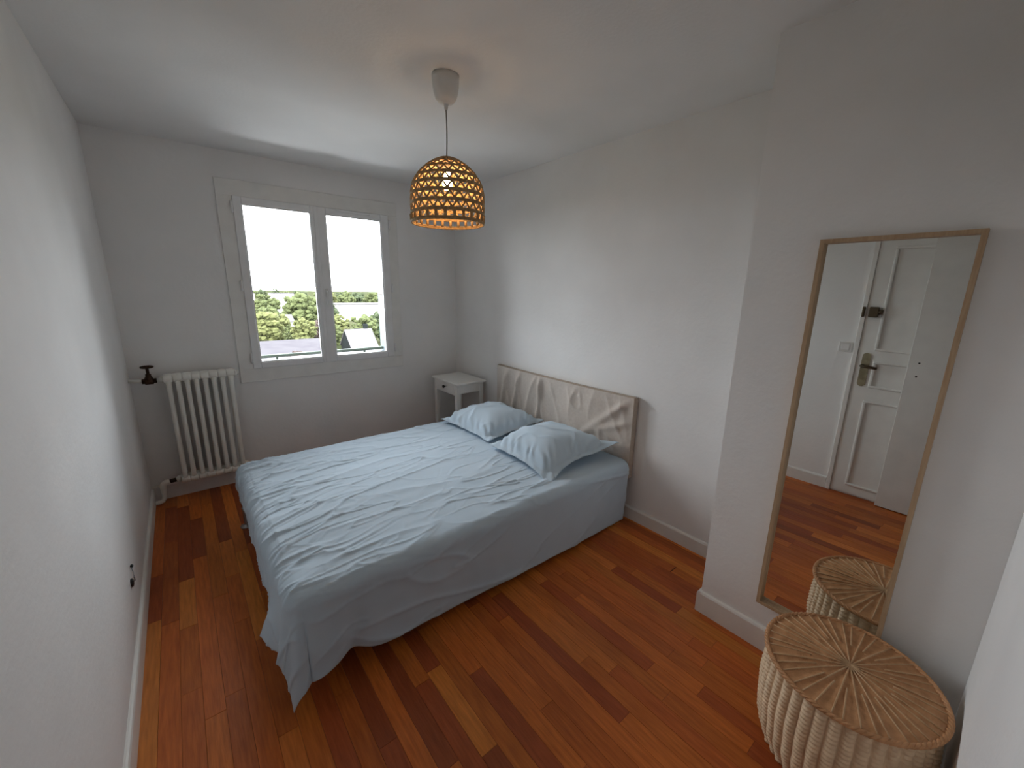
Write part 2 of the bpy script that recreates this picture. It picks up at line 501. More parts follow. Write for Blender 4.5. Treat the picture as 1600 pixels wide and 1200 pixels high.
# hole with loose wires in the left wall
hl = thing('wall_outlet_hole', (XL, 2.285, 0.29), 'small dark damaged outlet hole with loose wires low on the left wall', 'outlet')
g = G()
vs = [(XL + 0.0012, 2.262, 0.272)]
for i in range(14):
    a = 2 * PI * i / 14
    rr = 0.016 * (0.8 + 0.4 * noise.noise(Vector((math.cos(a) * 2, math.sin(a) * 2, 3))))
    vs.append((XL + 0.001, 2.262 + rr * math.cos(a) * 1.0, 0.272 + rr * math.sin(a)))
g.add(vs, [(0, 1 + i, 1 + (i + 1) % 14) for i in range(14)])
g.build('opening', M_black, hl)
G().tube([(XL + 0.001, 2.262, 0.276), (XL + 0.012, 2.270, 0.290), (XL + 0.010, 2.292, 0.300), (XL + 0.004, 2.318, 0.316)], 0.0022, 6).build('wire', M_steel, hl)
G().tube([(XL + 0.001, 2.256, 0.268), (XL + 0.014, 2.262, 0.275), (XL + 0.012, 2.284, 0.286)], 0.002, 6).build('wire', M_bronze, hl)
G().ball((XL + 0.004, 2.258, 0.270), 0.007, 0.018, 0.020).build('broken_socket', M_black, hl)
G().ball((XL + 0.006, 2.320, 0.317), 0.006, 0.008, 0.008).build('plug', M_black, hl)

# ---------------------------------------------------------------- radiator
rad = thing('radiator', (0.065, 3.66, 0.13), 'cream cast iron column radiator on the back wall left of the window', 'radiator')
RY0, RY1, RZ0, RZ1 = 3.610, 3.725, 0.135, 0.955
NS, RX0, RX1 = 8, -0.138, 0.272
pitch = (RX1 - RX0) / NS
def rad_section(xc):
    g = G()
    for yy in (RY0 + 0.020, RY1 - 0.020):
        pts = [(xc, yy, z) for z in (RZ0 + 0.040, RZ0 + 0.080, 0.3, 0.55, 0.8, RZ1 - 0.080, RZ1 - 0.045)]
        g.tube(pts, [0.019, 0.0152, 0.0148, 0.0148, 0.0148, 0.0152, 0.019], 12)
    for zc in (RZ0 + 0.034, RZ1 - 0.030):
        # rounded header joining the two columns
        n, m = 16, 9
        def fn(i, j, zc=zc):
            a = 2 * PI * i / n
            t = PI * j / (m - 1)
            rr = 0.80 + 0.20 * max(0.0, math.sin(t)) ** 0.5
            ca, sa = math.cos(a), math.sin(a)
            e = 0.55
            yy = math.copysign(abs(ca) ** e, ca) * 0.058 * rr
            zz = math.copysign(abs(sa) ** e, sa) * 0.027 * rr
            return (xc - (pitch / 2 + 0.0002) * math.cos(t), (RY0 + RY1) / 2 + yy, zc + zz)
        g.grid(n, m, fn, True, True)
        g.tube([(xc - pitch / 2, (RY0 + RY1) / 2, zc), (xc + pitch / 2, (RY0 + RY1) / 2, zc)], 0.024, 12)
    return g.build('radiator_section', M_rad, rad)
sec0 = rad_section(RX0 + pitch / 2)
for i in range(1, NS):
    c = sec0.copy()
    COL.objects.link(c)
    c.location = (pitch * i, 0, 0)
def plug(x, z):
    g = G()
    pts = [(x, 3.6675, z), (x + 0.008, 3.6675, z), (x + 0.016, 3.6675, z), (x + 0.030, 3.6675, z)]
    g.tube(pts, [0.030, 0.030, 0.018, 0.016], 6, False)
    g.build('end_plug', M_rad, rad)
plug(RX1, RZ1 - 0.036)
plug(RX1, RZ0 + 0.036)
# brackets to the wall
for xx in (-0.06, 0.2):
    for zz in (RZ1 - 0.075, RZ0 + 0.070):
        G().box(xx - 0.01, xx + 0.01, 3.70, YB - 0.002, zz - 0.008, zz + 0.008).build('wall_bracket', M_rad, rad)
# supply pipe with hand valve (top), return pipe with fitting (bottom)
zt, yv = RZ1 - 0.040, 3.6675
G().tube([(XL + 0.001, yv, 0.925), (-0.245, yv, zt + 0.004)], 0.013, 12).build('supply_pipe', M_rad, rad)
v = G()
v.tube([(-0.250, yv, zt), (-0.236, yv, zt), (-0.235, yv, zt), (-0.190, yv, zt), (-0.189, yv, zt), (-0.172, yv, zt)], [0.018, 0.018, 0.024, 0.024, 0.017, 0.017], 8)
v.tube([(-0.212, yv, zt), (-0.212, yv, zt + 0.03), (-0.212, yv, zt + 0.034), (-0.212, yv, zt + 0.05), (-0.212, yv, zt + 0.052), (-0.212, yv, zt + 0.09)], [0.020, 0.020, 0.016, 0.015, 0.009, 0.009], 8)
valve = v.build('valve_body', M_bronze, rad)
hw = G()
hw.tube([(-0.212 + 0.030 * math.cos(2 * PI * i / 20), yv + 0.030 * math.sin(2 * PI * i / 20), zt + 0.098) for i in range(20)], 0.0075, 8, True, True)
for i in range(4):
    a = PI / 4 + i * PI / 2
    hw.tube([(-0.212, yv, zt + 0.090), (-0.212 + 0.028 * math.cos(a), yv + 0.028 * math.sin(a), zt + 0.098)], 0.005, 6)
hw.ball((-0.212, yv, zt + 0.095), 0.010, 0.010, 0.008)
hw.build('hand_wheel', M_bronze, valve)
G().tube([(-0.172, yv, zt), (-0.158, yv, zt), (-0.156, yv, zt), (RX0 + 0.002, yv, zt + 0.003)], [0.014, 0.014, 0.022, 0.024], 10).build('union_nut', M_rad, rad)
zb = RZ0 + 0.036
G().tube([(RX0 + 0.002, yv, zb), (-0.150, yv, zb), (-0.166, yv, zb - 0.003)], [0.026, 0.024, 0.015], 10).build('union_nut', M_rad, rad)
G().tube([(-0.160, yv, zb - 0.003), (-0.205, yv, zb - 0.006)], 0.0155, 8).build('brown_fitting', M_bronze, rad)
arc = [(-0.200, yv, zb - 0.006), (-0.226, yv, zb - 0.008), (-0.242, yv, zb - 0.018), (-0.247, yv, zb - 0.036), (-0.247, yv, 0.075), (-0.250, yv - 0.004, 0.045), (-0.262, yv - 0.008, 0.028), (-0.280, yv - 0.010, 0.024), (XL + 0.016, yv - 0.010, 0.024)]
G().tube(arc, [0.014, 0.020, 0.020, 0.020, 0.015, 0.015, 0.015, 0.015, 0.015], 12).build('return_pipe', M_rad, rad)

# ---------------------------------------------------------------- bed
BX0, BX1, BY0, BY1, BZ = 0.205, 2.232, 1.515, 2.935, 0.447
bed = thing('bed', (1.2, 2.22, 0), 'low double bed with beige linen covered headboard against the right wall', 'bed')
G().box(0.162, BX1 - 0.01, BY0 + 0.02, 2.985, 0.135, 0.262, 0.012).build('bed_base', M_base, bed)
g = G().box(BX0 + 0.004, BX1 - 0.004, BY0 + 0.006, BY1 - 0.006, 0.264, BZ - 0.012, 0.03)
g.build('mattress', M_matt, bed)
def bedleg(x, y):
    g = G().lathe((x, y, 0), [(0.034, 0.0), (0.036, 0.004), (0.034, 0.010), (0.014, 0.016), (0.012, 0.02), (0.012, 0.125), (0.016, 0.136)], 20)
    return g.build('leg', M_steel, bed)
bedleg(0.172, 2.975)
bedleg(0.29, 1.62)
bedleg(2.12, 1.62)
bedleg(2.12, 2.84)
# headboard with loose linen slipcover
HY0, HY1, HX0, HX1, HZ0, HZ1 = 1.470, 2.955, 2.238, 2.296, 0.315, 0.884
hb = G().box(HX0 + 0.012, HX1, HY0 + 0.006, HY1 - 0.006, HZ0, HZ1 - 0.008, 0.006).build('headboard', M_linen2, bed)
def wr(v, sc, st):
    return noise.noise(Vector((v[0] * sc * st[0], v[1] * sc * st[1], v[2])))
def ridge(a, b, seed):
    n = noise.noise(Vector((a, b, seed)))
    return (1 - abs(n)) ** 9
def crease(a, b, seed, p):
    n = noise.noise(Vector((a, b, seed)))
    return (1 - min(1.0, abs(n) * 1.15)) ** p
def hbfront(i, j, NU=150, NV=60):
    u, v = i / (NU - 1), j / (NV - 1)
    y = HY1 + (HY0 - HY1) * u
    z = HZ0 + (HZ1 - HZ0) * v
    # sagging top edge between the two corner posts
    z -= 0.008 * math.sin(PI * u) ** 0.6 * v
    d = 0.0
    edge = min(1, min(u, 1 - u) * 14) * min(1, (1 - v) * 7 + 0.12)
    d += 0.010 * ridge(y * 3.2 + z * 1.6, z * 0.9, 1.3)
    d += 0.006 * ridge(y * 6.0 - z * 2.2, z * 1.4, 7.7)
    d += 0.004 * noise.noise(Vector((y * 9, z * 4, 2.2)))
    # pulled folds running down from the right corner
    dy, dz = y - HY0, HZ1 - z
    if dy < 0.42:
        s = dz - dy * 0.85
        d += 0.016 * math.exp(-(s / 0.035) ** 2) * math.exp(-dy / 0.3)
        s = dz - dy * 0.42 - 0.17
        d += 0.012 * math.exp(-(s / 0.025) ** 2) * math.exp(-dy / 0.2)
    # vertical folds left of centre
    for c, w, a, k in ((2.78, 0.03, 0.012, 0.28), (2.62, 0.025, 0.011, 0.25), (2.36, 0.018, 0.010, 0.05)):
        s = y - c - (HZ1 - z) * k
        d += a * math.exp(-(s / w) ** 2)
    return (HX0 + 0.006 - 2.0 * d * edge, y, z)
cv = G()
cv.grid(150, 60, hbfront)
# returns of the cover round the sides and over the top
def ret(side):
    def fn(i, j):
        p = hbfront(0 if side else 149, j)
        t = i / 5
        return (p[0] + (HX1 - 0.002 - p[0]) * t, p[1] + (0.004 if side else -0.004) * math.sin(PI * t), p[2])
    return fn
sc = G()
sc.grid(6, 60, ret(1)); sc.grid(6, 60, ret(0))
def top(i, j):
    p = hbfront(i, 59)
    t = j / 5
    return (p[0] + (HX1 - 0.002 - p[0]) * t, p[1], p[2] + 0.004 * math.sin(PI * t))
sc.grid(150, 6, top)
cvo = cv.build('slipcover', M_linen, hb)
sc.build('slipcover_edge', M_linen2, hb)

# duvet cover: flat top, rolled edges, hanging sides, long drooping corner at the foot
R = 0.058
TXH, TXF, TYN, TYF = 2.228, 0.214, 1.512, 2.935
ARC = R * PI / 2
def interp(x, pts):
    for (a, va), (b, vb) in zip(pts, pts[1:]):
        if x <= b:
            t = max(0.0, (x - a) / (b - a))
            t = t * t * (3 - 2 * t)
            return va + (vb - va) * t
    return pts[-1][1]
def near_over(x):     # length of cloth hanging past the near edge
    z = interp(x, [(0.2, 0.105), (0.36, 0.095), (0.55, 0.062), (0.85, 0.040), (1.3, 0.034), (1.75, 0.028), (2.05, 0.012), (2.23, 0.010)])
    return BZ - z + ARC - R
NT1, NT2, NT3 = 60, 290, 22
NS1, NS2 = 260, 40
def gauss(x, c, w):
    return math.exp(-((x - c) / w) ** 2)
def duvet_pt(i, j):
    # i along the length (0 head .. foot hem), j across (0 near hem .. far hem)
    if i < NS1:
        ex = 0.0; xs = TXH + (TXF - TXH) * i / (NS1 - 1); exs = -(xs - TXF)
    else:
        yy_ = TYN + (TYF - TYN) * min(1.0, max(0.0, (j - NT1) / (NT2 - 1)))
        ex = interp(yy_, [(1.4, 0.275), (1.66, 0.270), (1.95, 0.235), (2.4, 0.215), (2.75, 0.185), (3.0, 0.175)]) * (i - NS1 + 1) / NS2; xs = TXF; exs = ex
    if j < NT1:
        ey = near_over(xs if ex == 0 else 0.2) * (1 - j / NT1); side = -1; ys = TYN
    elif j < NT1 + NT2:
        ey = 0.0; side = 0; ys = TYN + (TYF - TYN) * (j - NT1) / (NT2 - 1)
    else:
        ey = 0.30 * (j - NT1 - NT2 + 1) / NT3; side = 1; ys = TYF
    r = math.hypot(ex, ey)
    phi = math.atan2(ey, ex) if r > 0 else 0
    # outward lean of the hanging cloth
    yflat = ys
    if side == 0:
        fl = 0.05 + 0.30 * gauss(yflat, 1.63, 0.10) + 0.14 * gauss(yflat, 2.90, 0.08) + 0.05 * math.sin(yflat * 17)
    elif side < 0:
        f0 = 0.05 + 0.30 * gauss(TYN, 1.63, 0.10)
        near = -0.02 - 0.13 * gauss(xs, 0.385, 0.05) + 0.11 * gauss(xs, 0.235, 0.065) + 0.02 * math.sin(xs * 5.0) + 0.02 * gauss(xs, 0.62, 0.12)
        if ex > 0: 
            t = phi / (PI / 2)
            fl = f0 * (1 - t) + 0.10 * t + 0.09 * math.sin(PI * t) + 0.03 * math.sin(t * 3 * PI)
        else:
            fl = near + 0.03 * gauss(xs, 0.214, 0.03)
    else:
        fl = 0.06 + 0.1 * math.sin(2 * phi)
    if r <= 0:
        out, dn, a = 0.0, 0.0, 0.0
    elif r < ARC:
        a = r / R; out = R * math.sin(a); dn = R * (1 - math.cos(a))
    else:
        a = PI / 2; out = R + (r - ARC) * math.sin(fl); dn = R + (r - ARC) * math.cos(fl)
    dx, dy = -math.cos(phi), math.sin(phi) * side
    if side == 0: dx, dy = -1.0, 0.0
    if r == 0: dx = dy = 0.0
    X, Y = xs, ys
    # wrinkles, in cloth coordinates
    cu = exs; cvv = (ys - TYN) + (ey if side > 0 else -ey)
    w = 0.0
    top = 1.0 if r == 0 else max(0.0, 1 - r / 0.12)
    flat = 1.0 - 0.8 * gauss(xs, 2.2, 0.35) if r == 0 or side == -1 else 1.0
    # long creases running down the length of the bed
    q = cvv + 0.10 * noise.noise(Vector((cu * 1.7, cvv * 1.2, 4.0))) + 0.10 * cu
    w += 0.0060 * top * flat * crease(cu * 1.5, q * 6.5, 0.4, 9)
    w += 0.0080 * top * flat * crease(cu * 2.2 + 3, q * 10.0, 5.4, 22) * (0.35 + 0.65 * (0.5 + noise.noise(Vector((cu * 2.1, cvv * 2.4, 21.0)))))
    w += 0.0065 * top * flat * crease(cu * 3.4 + 1, (q - 0.30 * cu) * 11.0, 11.4, 24) * max(0.0, 0.5 + noise.noise(Vector((cu * 2.6, cvv * 2.9, 31.0))))
    w += 0.0050 * top * flat * crease(cu * 5.0 + 7, (q + 0.55 * cu) * 9.0, 14.4, 26) * max(0.0, 0.3 + 1.2 * noise.noise(Vector((cu * 3.1, cvv * 3.3, 41.0))))
    w += 0.0016 * flat * noise.noise(Vector((cu * 9, cvv * 22, 9)))
    # dense gathers near the foot edge
    ft = math.exp(-((exs - 0.0) / 0.34) ** 2) if exs < 0 else 1.0
    if side >= 0:
        w += 0.013 * ft * crease(cu * 2.2, (cvv + cu * 0.35) * 8.0, 2.6, 11)
        w += 0.010 * ft * crease(cu * 3.0, (cvv + cu * 0.25) * 14.0, 8.1, 16)
    # soft diagonal drags on the hanging near side
    if side == -1:
        hang = min(1.0, r / 0.15)
        w += 0.012 * hang * crease(cu * 1.3 + cvv * 0.9, cvv * 5.0 - cu * 1.1, 3.3, 14)
        w += 0.007 * hang * crease(cu * 1.6 - cvv * 0.8, cvv * 8.5 + cu * 2.6, 17.3, 18)
        w += 0.012 * hang * noise.noise(Vector((cu * 3.2, cvv * 1.4, 6.1)))
        w += 0.004 * hang * noise.noise(Vector((cu * 11, cvv * 7, 1.1)))
        if ex > 0:
            w += 0.006 * min(1, r / 0.3) * math.sin(phi * 6 + 0.6)
    if r > 0:
        hang = min(1, r / 0.2)
        w *= (1 - 0.25 * hang)
    w -= 0.004
    nx, ny, nz = dx * math.sin(a), dy * math.sin(a), math.cos(a)
    z = BZ - dn + nz * w + 0.004
    # gentle crown of the mattress
    if r == 0:
        z += 0.006 * math.sin(PI * (ys - TYN) / (TYF - TYN)) 
    return (X + dx * out + nx * w, Y + dy * out + ny * w, max(z, 0.006))
dv = G().grid(NS1 + NS2, NT1 + NT2 + NT3, duvet_pt).build('duvet_cover', M_cloth, base=(1.2, 2.22, BZ))
tag(dv, 'pale blue cotton bed cover spread over the bed, one corner drooping to the floor', 'bedding')
sm = dv.modifiers.new('thickness', 'SOLIDIFY')
sm.thickness = 0.003
sm.offset = -1

# pillows
def pillow(name, cx, cy, cz, hx, hy, th, rot, seed, label, flange=0.045, tiltx=0.0, droop=None):
    N = 72
    t = thing(name, (cx, cy, cz), label, 'pillow', 'pillows at the head of the bed')
    rz = Matrix.Rotation(rot, 3, 'Z') @ Matrix.Rotation(tiltx, 3, 'Y')
    fr = flange / min(hx, hy)
    def surf(sgn):
        def fn(i, j):
            u = -1 + 2 * i / (N - 1); v = -1 + 2 * j / (N - 1)
            # body corners pull out, sides pull in
            px = hx * u * (1 - 0.07 * (1 - u * u) - 0.05 * (1 - v * v) * abs(u) ** 3)
            py = hy * v * (1 - 0.07 * (1 - v * v) - 0.05 * (1 - u * u) * abs(v) ** 3)
            ub, vb = min(1, abs(u) / (1 - fr)), min(1, abs(v) / (1 - fr))
            rd = min(1.0, (ub ** 7 + vb ** 7) ** (1 / 7))
            body = max(0.0, 1 - rd ** 2.5) ** 0.60
            h = th * body
            e = (1 - body)
            h += 0.012 * body ** 0.5 * ridge(u * 1.5 + v * 0.9, v * 1.7 - u * 0.5, seed)
            h += 0.022 * body * noise.noise(Vector((u * 1.5, v * 1.5, seed)))
            # gathers along the seam
            gth = math.exp(-((body - 0.30) / 0.26) ** 2)
            h += 0.008 * gth * math.sin((u - v) * 24 + 3 * noise.noise(Vector((u * 3, v * 3, seed))))
            if sgn < 0:
                h = -h * 0.55 if body > 0 else 0
                h = min(h, 0.0)
            zz = h
            # wavy flange
            fl = max(0.0, max(abs(u), abs(v)) - (1 - fr)) / fr
            zz += fl * (0.012 * noise.noise(Vector((u * 3.1, v * 3.1, seed + 5))) - 0.006)
            if droop:
                for (cu, cv_, dz, dxx, dyy) in droop:
                    k = math.exp(-(((u - cu) ** 2 + (v - cv_) ** 2) / 0.13))
                    zz += dz * k; px += dxx * k; py += dyy * k
            p = rz @ Vector((px, py, zz))
            return (cx + p.x, cy + p.y, cz + p.z + (0 if sgn > 0 else -0.002))
        return fn
    g = G().grid(N, N, surf(1))
    k = len(g.v)
    g.grid(N, N, lambda i, j: surf(-1)(N - 1 - i, j))
    # close the rim
    def idx(i, j, b): return (b * N * N) + j * N + (i if b == 0 else N - 1 - i)
    rim = [(i, 0) for i in range(N)] + [(N - 1, j) for j in range(1, N)] + [(i, N - 1) for i in range(N - 2, -1, -1)] + [(0, j) for j in range(N - 2, 0, -1)]
    for a, b in zip(rim, rim[1:] + rim[:1]):
        g.f.append((idx(*a, 0), idx(*a, 1), idx(*b, 1), idx(*b, 0))); g.sm.append(True)
    g.build('pillowcase', M_cloth, t)
    return t
pillow('pillow', 1.915, 2.600, 0.512, 0.285, 0.335, 0.102, 0.03, 2.3, 'pale blue pillow on the far side of the bed beside the nightstand', flange=0.020, tiltx=-0.08)
pillow('pillow', 1.885, 1.885, 0.520, 0.300, 0.305, 0.122, -0.02, 8.9, 'pale blue pillow on the near side of the bed with a flaring corner flap', flange=0.034, tiltx=-0.07,
       droop=[(-1, -1, -0.045, -0.012, -0.03), (1, -1, 0.03, 0.035, -0.04)])

# ---------------------------------------------------------------- nightstand
NX0, NX1, NY0, NY1, NZ = 1.922, 2.262, 3.155, 3.640, 0.70
ns = thing('nightstand', ((NX0 + NX1) / 2, (NY0 + NY1) / 2, 0), 'small off white nightstand with one drawer in the corner beyond the bed', 'nightstand')
G().box(NX0, NX1, NY0, NY1, NZ - 0.020, NZ, 0.005).build('table_top', M_night, ns)
lx0, lx1, ly0, ly1, lw = NX0 + 0.020, NX1 - 0.020, NY0 + 0.025, NY1 - 0.025, 0.042
for ax, sx in ((lx0, 1), (lx1, -1)):
    for ay, sy in ((ly0, 1), (ly1, -1)):
        vs = []
        for z, w in ((0, 0.024), (0.56, lw), (NZ - 0.020, lw)):
            for dx, dy in ((0, 0), (w, 0), (w, w), (0, w)):
                vs.append((ax + sx * dx, ay + sy * dy, z))
        fs = [(0, 3, 2, 1), (8, 9, 10, 11)]
        for k in (0, 4):
            fs += [(k + i, k + (i + 1) % 4, k + 4 + (i + 1) % 4, k + 4 + i) for i in range(4)]
        if sx * sy < 0: fs = [f[::-1] for f in fs]
        G().add(vs, fs).build('leg', M_night, ns)
G().box(lx0 + 0.004, lx0 + 0.018, ly0 + lw, ly1 - lw, 0.572, NZ - 0.020).box(lx1 - 0.018, lx1 - 0.004, ly0 + lw, ly1 - lw, 0.578, NZ - 0.020) \
   .box(lx0 + lw, lx1 - lw, ly0 + 0.004, ly0 + 0.018, 0.592, NZ - 0.020).box(lx0 + lw, lx1 - lw, ly1 - 0.018, ly1 - 0.004, 0.592, NZ - 0.020).build('apron', M_night, ns)
dr = G().box(lx0 - 0.002, lx0 + 0.012, ly0 + lw + 0.004, ly1 - lw - 0.004, 0.588, NZ - 0.026, 0.002).build('drawer', M_night, ns)
kn = G()
kn.tube([(lx0 - 0.001, 3.397, 0.634), (lx0 - 0.012, 3.397, 0.634), (lx0 - 0.016, 3.397, 0.634), (lx0 - 0.026, 3.397, 0.634), (lx0 - 0.030, 3.397, 0.634)], [0.006, 0.006, 0.014, 0.015, 0.008], 14)
kn.build('knob', M_black, dr)
G().box(lx0 + 0.01, lx1 - 0.01, ly0 + 0.02, ly1 - 0.02, 0.150, 0.166, 0.002).build('shelf', M_night, ns)

# ---------------------------------------------------------------- wall mirror
mi = thing('wall_mirror_framed', (XJ - 0.015, 0.29, 0.234), 'tall narrow mirror in a pale oak frame on the right wall', 'mirror')
MY0, MY1, MZ0, MZ1, MX0, MX1 = 0.090, 0.489, 0.236, 1.757, XJ - 0.033, XJ - 0.001
fwid = 0.0135
def mbar(pts):     # mitred bar from four front corners
    vs = [(MX0, y, z) for y, z in pts] + [(MX1, y, z) for y, z in pts]
    G().add(vs, [(0, 1, 2, 3), (7, 6, 5, 4)] + [(i, 4 + i, 4 + (i + 1) % 4, (i + 1) % 4) for i in range(4)]).build('frame_bar', M_oak, mi)
a, b, c, d, f = MY0, MY1, MZ0, MZ1, fwid
mbar([(a, c), (a + f, c + f), (a + f, d - f), (a, d)])
mbar([(b, c), (b, d), (b - f, d - f), (b - f, c + f)])
mbar([(a, c), (b, c), (b - f, c + f), (a + f, c + f)])
mbar([(a, d), (a + f, d - f), (b - f, d - f), (b, d)])
G().box(XJ - 0.010, XJ - 0.006, a + f - 0.003, b - f + 0.003, c + f - 0.003, d - f + 0.003).build('mirror_glass', M_mirror, mi)

# ---------------------------------------------------------------- pendant lamp
LX, LY = 1.076, 1.819
lamp = thing('pendant_lamp', (LX, LY, 1.872), 'lit pendant lamp with open woven dome shade hanging from the ceiling', 'lamp')
G().lathe((LX, LY, 0), [(0.008, 2.362), (0.010, 2.382), (0.016, 2.386), (0.034, 2.391), (0.047, 2.406), (0.056, 2.435), (0.061, 2.470), (0.061, 2.4985)], 40).build('ceiling_cup', M_white, lamp)
cpts = [(LX + 0.002 * math.sin(z * 20), LY, z) for z in [2.376 - 0.235 * k / 10 for k in range(11)]]
G().tube(cpts, 0.0032, 8).build('cord', M_cord, lamp)
sock = G().lathe((LX, LY, 0), [(0.016, 2.105), (0.021, 2.108), (0.021, 2.140), (0.016, 2.148), (0.008, 2.155)], 20).build('socket', M_white, lamp)
G().lathe((LX, LY, 0), [(0.004, 2.020), (0.014, 2.023), (0.022, 2.033), (0.024, 2.048), (0.022, 2.064), (0.016, 2.085), (0.012, 2.104)], 16).build('bulb', M_bulb, lamp)
SH = [(1.872, 0.172), (1.90, 0.1725), (1.95, 0.1735), (2.00, 0.172), (2.035, 0.166), (2.06, 0.155), (2.085, 0.138), (2.11, 0.115), (2.13, 0.090), (2.148, 0.060), (2.158, 0.035), (2.163, 0.018)]
def shade_r(z):
    for (z0, a0), (z1, a1) in zip(SH, SH[1:]):
        if z <= z1:
            return a0 + (a1 - a0) * (z - z0) / (z1 - z0)
    return SH[-1][1]
# arc length positions of the bands
bands = [1.876, 1.914, 1.954, 1.994, 2.034, 2.072, 2.106, 2.134, 2.154]
def twist_ring(z, th, name):
    g = G()
    n = 96
    for off in (-1, 0, 1):
        pts = []
        for i in range(n):
            a_ = 2 * PI * i / n
            zz = z + off * th + 0.0008 * math.sin(a_ * 40 + off)
            rr = shade_r(min(zz, 2.16)) + 0.0012 * math.sin(a_ * 48 + off * PI)
            pts.append((LX + rr * math.cos(a_), LY + rr * math.sin(a_), zz))
        g.tube(pts, 0.0036, 6, True, True)
    return g.build(name, M_rattan, lamp)
twist_ring(bands[0], 0.0050, 'rim_band')
for z in bands[1:]:
    twist_ring(z, 0.0042 if z < 2.1 else 0.0028, 'woven_band')
for k, (z0, z1) in enumerate(zip(bands, bands[1:])):
    n = 26 if k < 5 else (22 if k == 5 else (16 if k == 6 else 10))
    g = G()
    zz0, zz1 = z0 + 0.005, z1 - 0.005
    if k == 0:
        for i in range(n):
            a_ = 2 * PI * i / n
            G().tube([(LX + shade_r(z) * math.cos(a_), LY + shade_r(z) * math.sin(a_), z) for z in (zz0, (zz0 + zz1) / 2, zz1)], 0.0080, 6).build('upright_strand', M_rattan, lamp)
    else:
        pts = []
        for i in range(2 * n):
            a_ = 2 * PI * (i + 0.5 * k) / (2 * n)
            z = zz0 if i % 2 else zz1
            pts.append((a_, z))
        for (a1, za), (a2, zb_) in zip(pts, pts[1:] + [(pts[0][0] + 2 * PI, pts[0][1])]):
            seg = []
            for t in (0, 0.5, 1):
                aa, z = a1 + (a2 - a1) * t, za + (zb_ - za) * t
                seg.append((LX + shade_r(z) * math.cos(aa), LY + shade_r(z) * math.sin(aa), z))
            g.tube(seg, 0.0043, 6)
    if k:
        g.build('zigzag_strand', M_rattan, lamp)

# ---------------------------------------------------------------- wicker basket
KX, KY, KR, KH = 1.566, 0.128, 0.233, 0.368
bk = thing('wicker_basket', (KX, KY, 0), 'round wicker basket with woven lid standing below the mirror', 'basket')
def body_r(z):
    t = z / KH
    return KR * interp(t, [(0, 0.86), (0.25, 0.965), (0.55, 1.0), (1.0, 0.972)])
NR, NZB = 40, 170
NA = NR * 10
def bfn(i, j):
    a_ = 2 * PI * i / NA
    z = (KH - 0.016) * j / (NZB - 1)
    rib = abs(math.sin(NR * a_ / 2)) ** 0.7
    row = math.sin(2 * PI * z / 0.0155 + (PI if int(i / 10) % 2 else 0))
    rr = body_r(z) - 0.010 + 0.011 * rib + 0.0030 * row * rib + 0.002 * noise.noise(Vector((a_ * 9, z * 14, 1)))
    return (KX + rr * math.cos(a_), KY + rr * math.sin(a_), z + 0.002)
g = G().grid(NA, NZB, bfn, True, True)
g.f.append(tuple(range(NA))[::-1]); g.sm.append(False)
g.build('basket_body', M_wick, bk)
NLa, NLr = 240, 60
LR = KR - 0.002
def lid_z(rr):
    return KH - 0.004 + 0.012 * (1 - (rr / LR) ** 2)
def lfn(i, j):
    a_ = 2 * PI * i / NLa
    rr = 0.002 + (LR - 0.002) * j / (NLr - 1)
    ns_ = 20 if rr < 0.11 else 40
    rib = abs(math.sin(ns_ * a_ / 2))
    row = math.sin(2 * PI * rr / 0.0085 + (PI if int(i / (NLa / ns_)) % 2 else 0))
    z = lid_z(rr) - 0.003 * rib + 0.0020 * row * rib
    return (KX + rr * math.cos(a_), KY + rr * math.sin(a_), z)
lid = G().grid(NLa, NLr, lfn, True, True).build('lid', M_wickl, bk)
sp0 = {}
for k in range(40):
    a_ = 2 * PI * k / 40
    r_in = 0.002 if k % 2 == 0 else 0.105
    pts = []
    for t in range(6):
        rr = r_in + (LR - 0.006 - r_in) * t / 5
        aa = a_ + 0.02 * math.sin(k * 2.3)
        pts.append((KX + rr * math.cos(aa), KY + rr * math.sin(aa), lid_z(rr) + 0.0004))
    G().tube(pts, 0.0026, 5).build('spoke', M_spoke, lid)
# braided rim of the lid
g = G()
for ph in (0, 2 * PI / 3, 4 * PI / 3):
    pts = []
    for i in range(160):
        a_ = 2 * PI * i / 160
        q = a_ * 30 + ph
        rr = LR + 0.0015 + 0.0042 * math.cos(q)
        pts.append((KX + rr * math.cos(a_), KY + rr * math.sin(a_), KH - 0.006 + 0.0042 * math.sin(q)))
    g.tube(pts, 0.0046, 6, True, True)
g.build('lid_rim', M_wickl, lid)

# ---------------------------------------------------------------- view outside the window
GZ = -13.0
M_ground = mat('dry_grass', (0.030, 0.036, 0.017), 0.9, col2=(0.048, 0.048, 0.028), scale=0.06, spec=0.0)
ground = struct(G().box(-250, 700, 25, 1500, GZ - 1, GZ).build('ground', M_ground))
ground['label'] = 'grassy ground far below the window'
def leafmat(n, c, c2):
    return mat(n, c, 0.8, col2=c2, scale=2.2, bump=0.0, spec=0.1)
L_g = leafmat('leaf_mid_green', (0.070, 0.080, 0.032), (0.048, 0.058, 0.024))
L_d = leafmat('leaf_dark_green', (0.046, 0.058, 0.029), (0.034, 0.044, 0.022))
L_y = leafmat('leaf_yellow_green', (0.088, 0.092, 0.036), (0.068, 0.074, 0.028))
L_p = leafmat('leaf_purple', (0.068, 0.050, 0.046), (0.050, 0.038, 0.034))
M_bark = mat('bark', (0.05, 0.04, 0.03), 0.9)
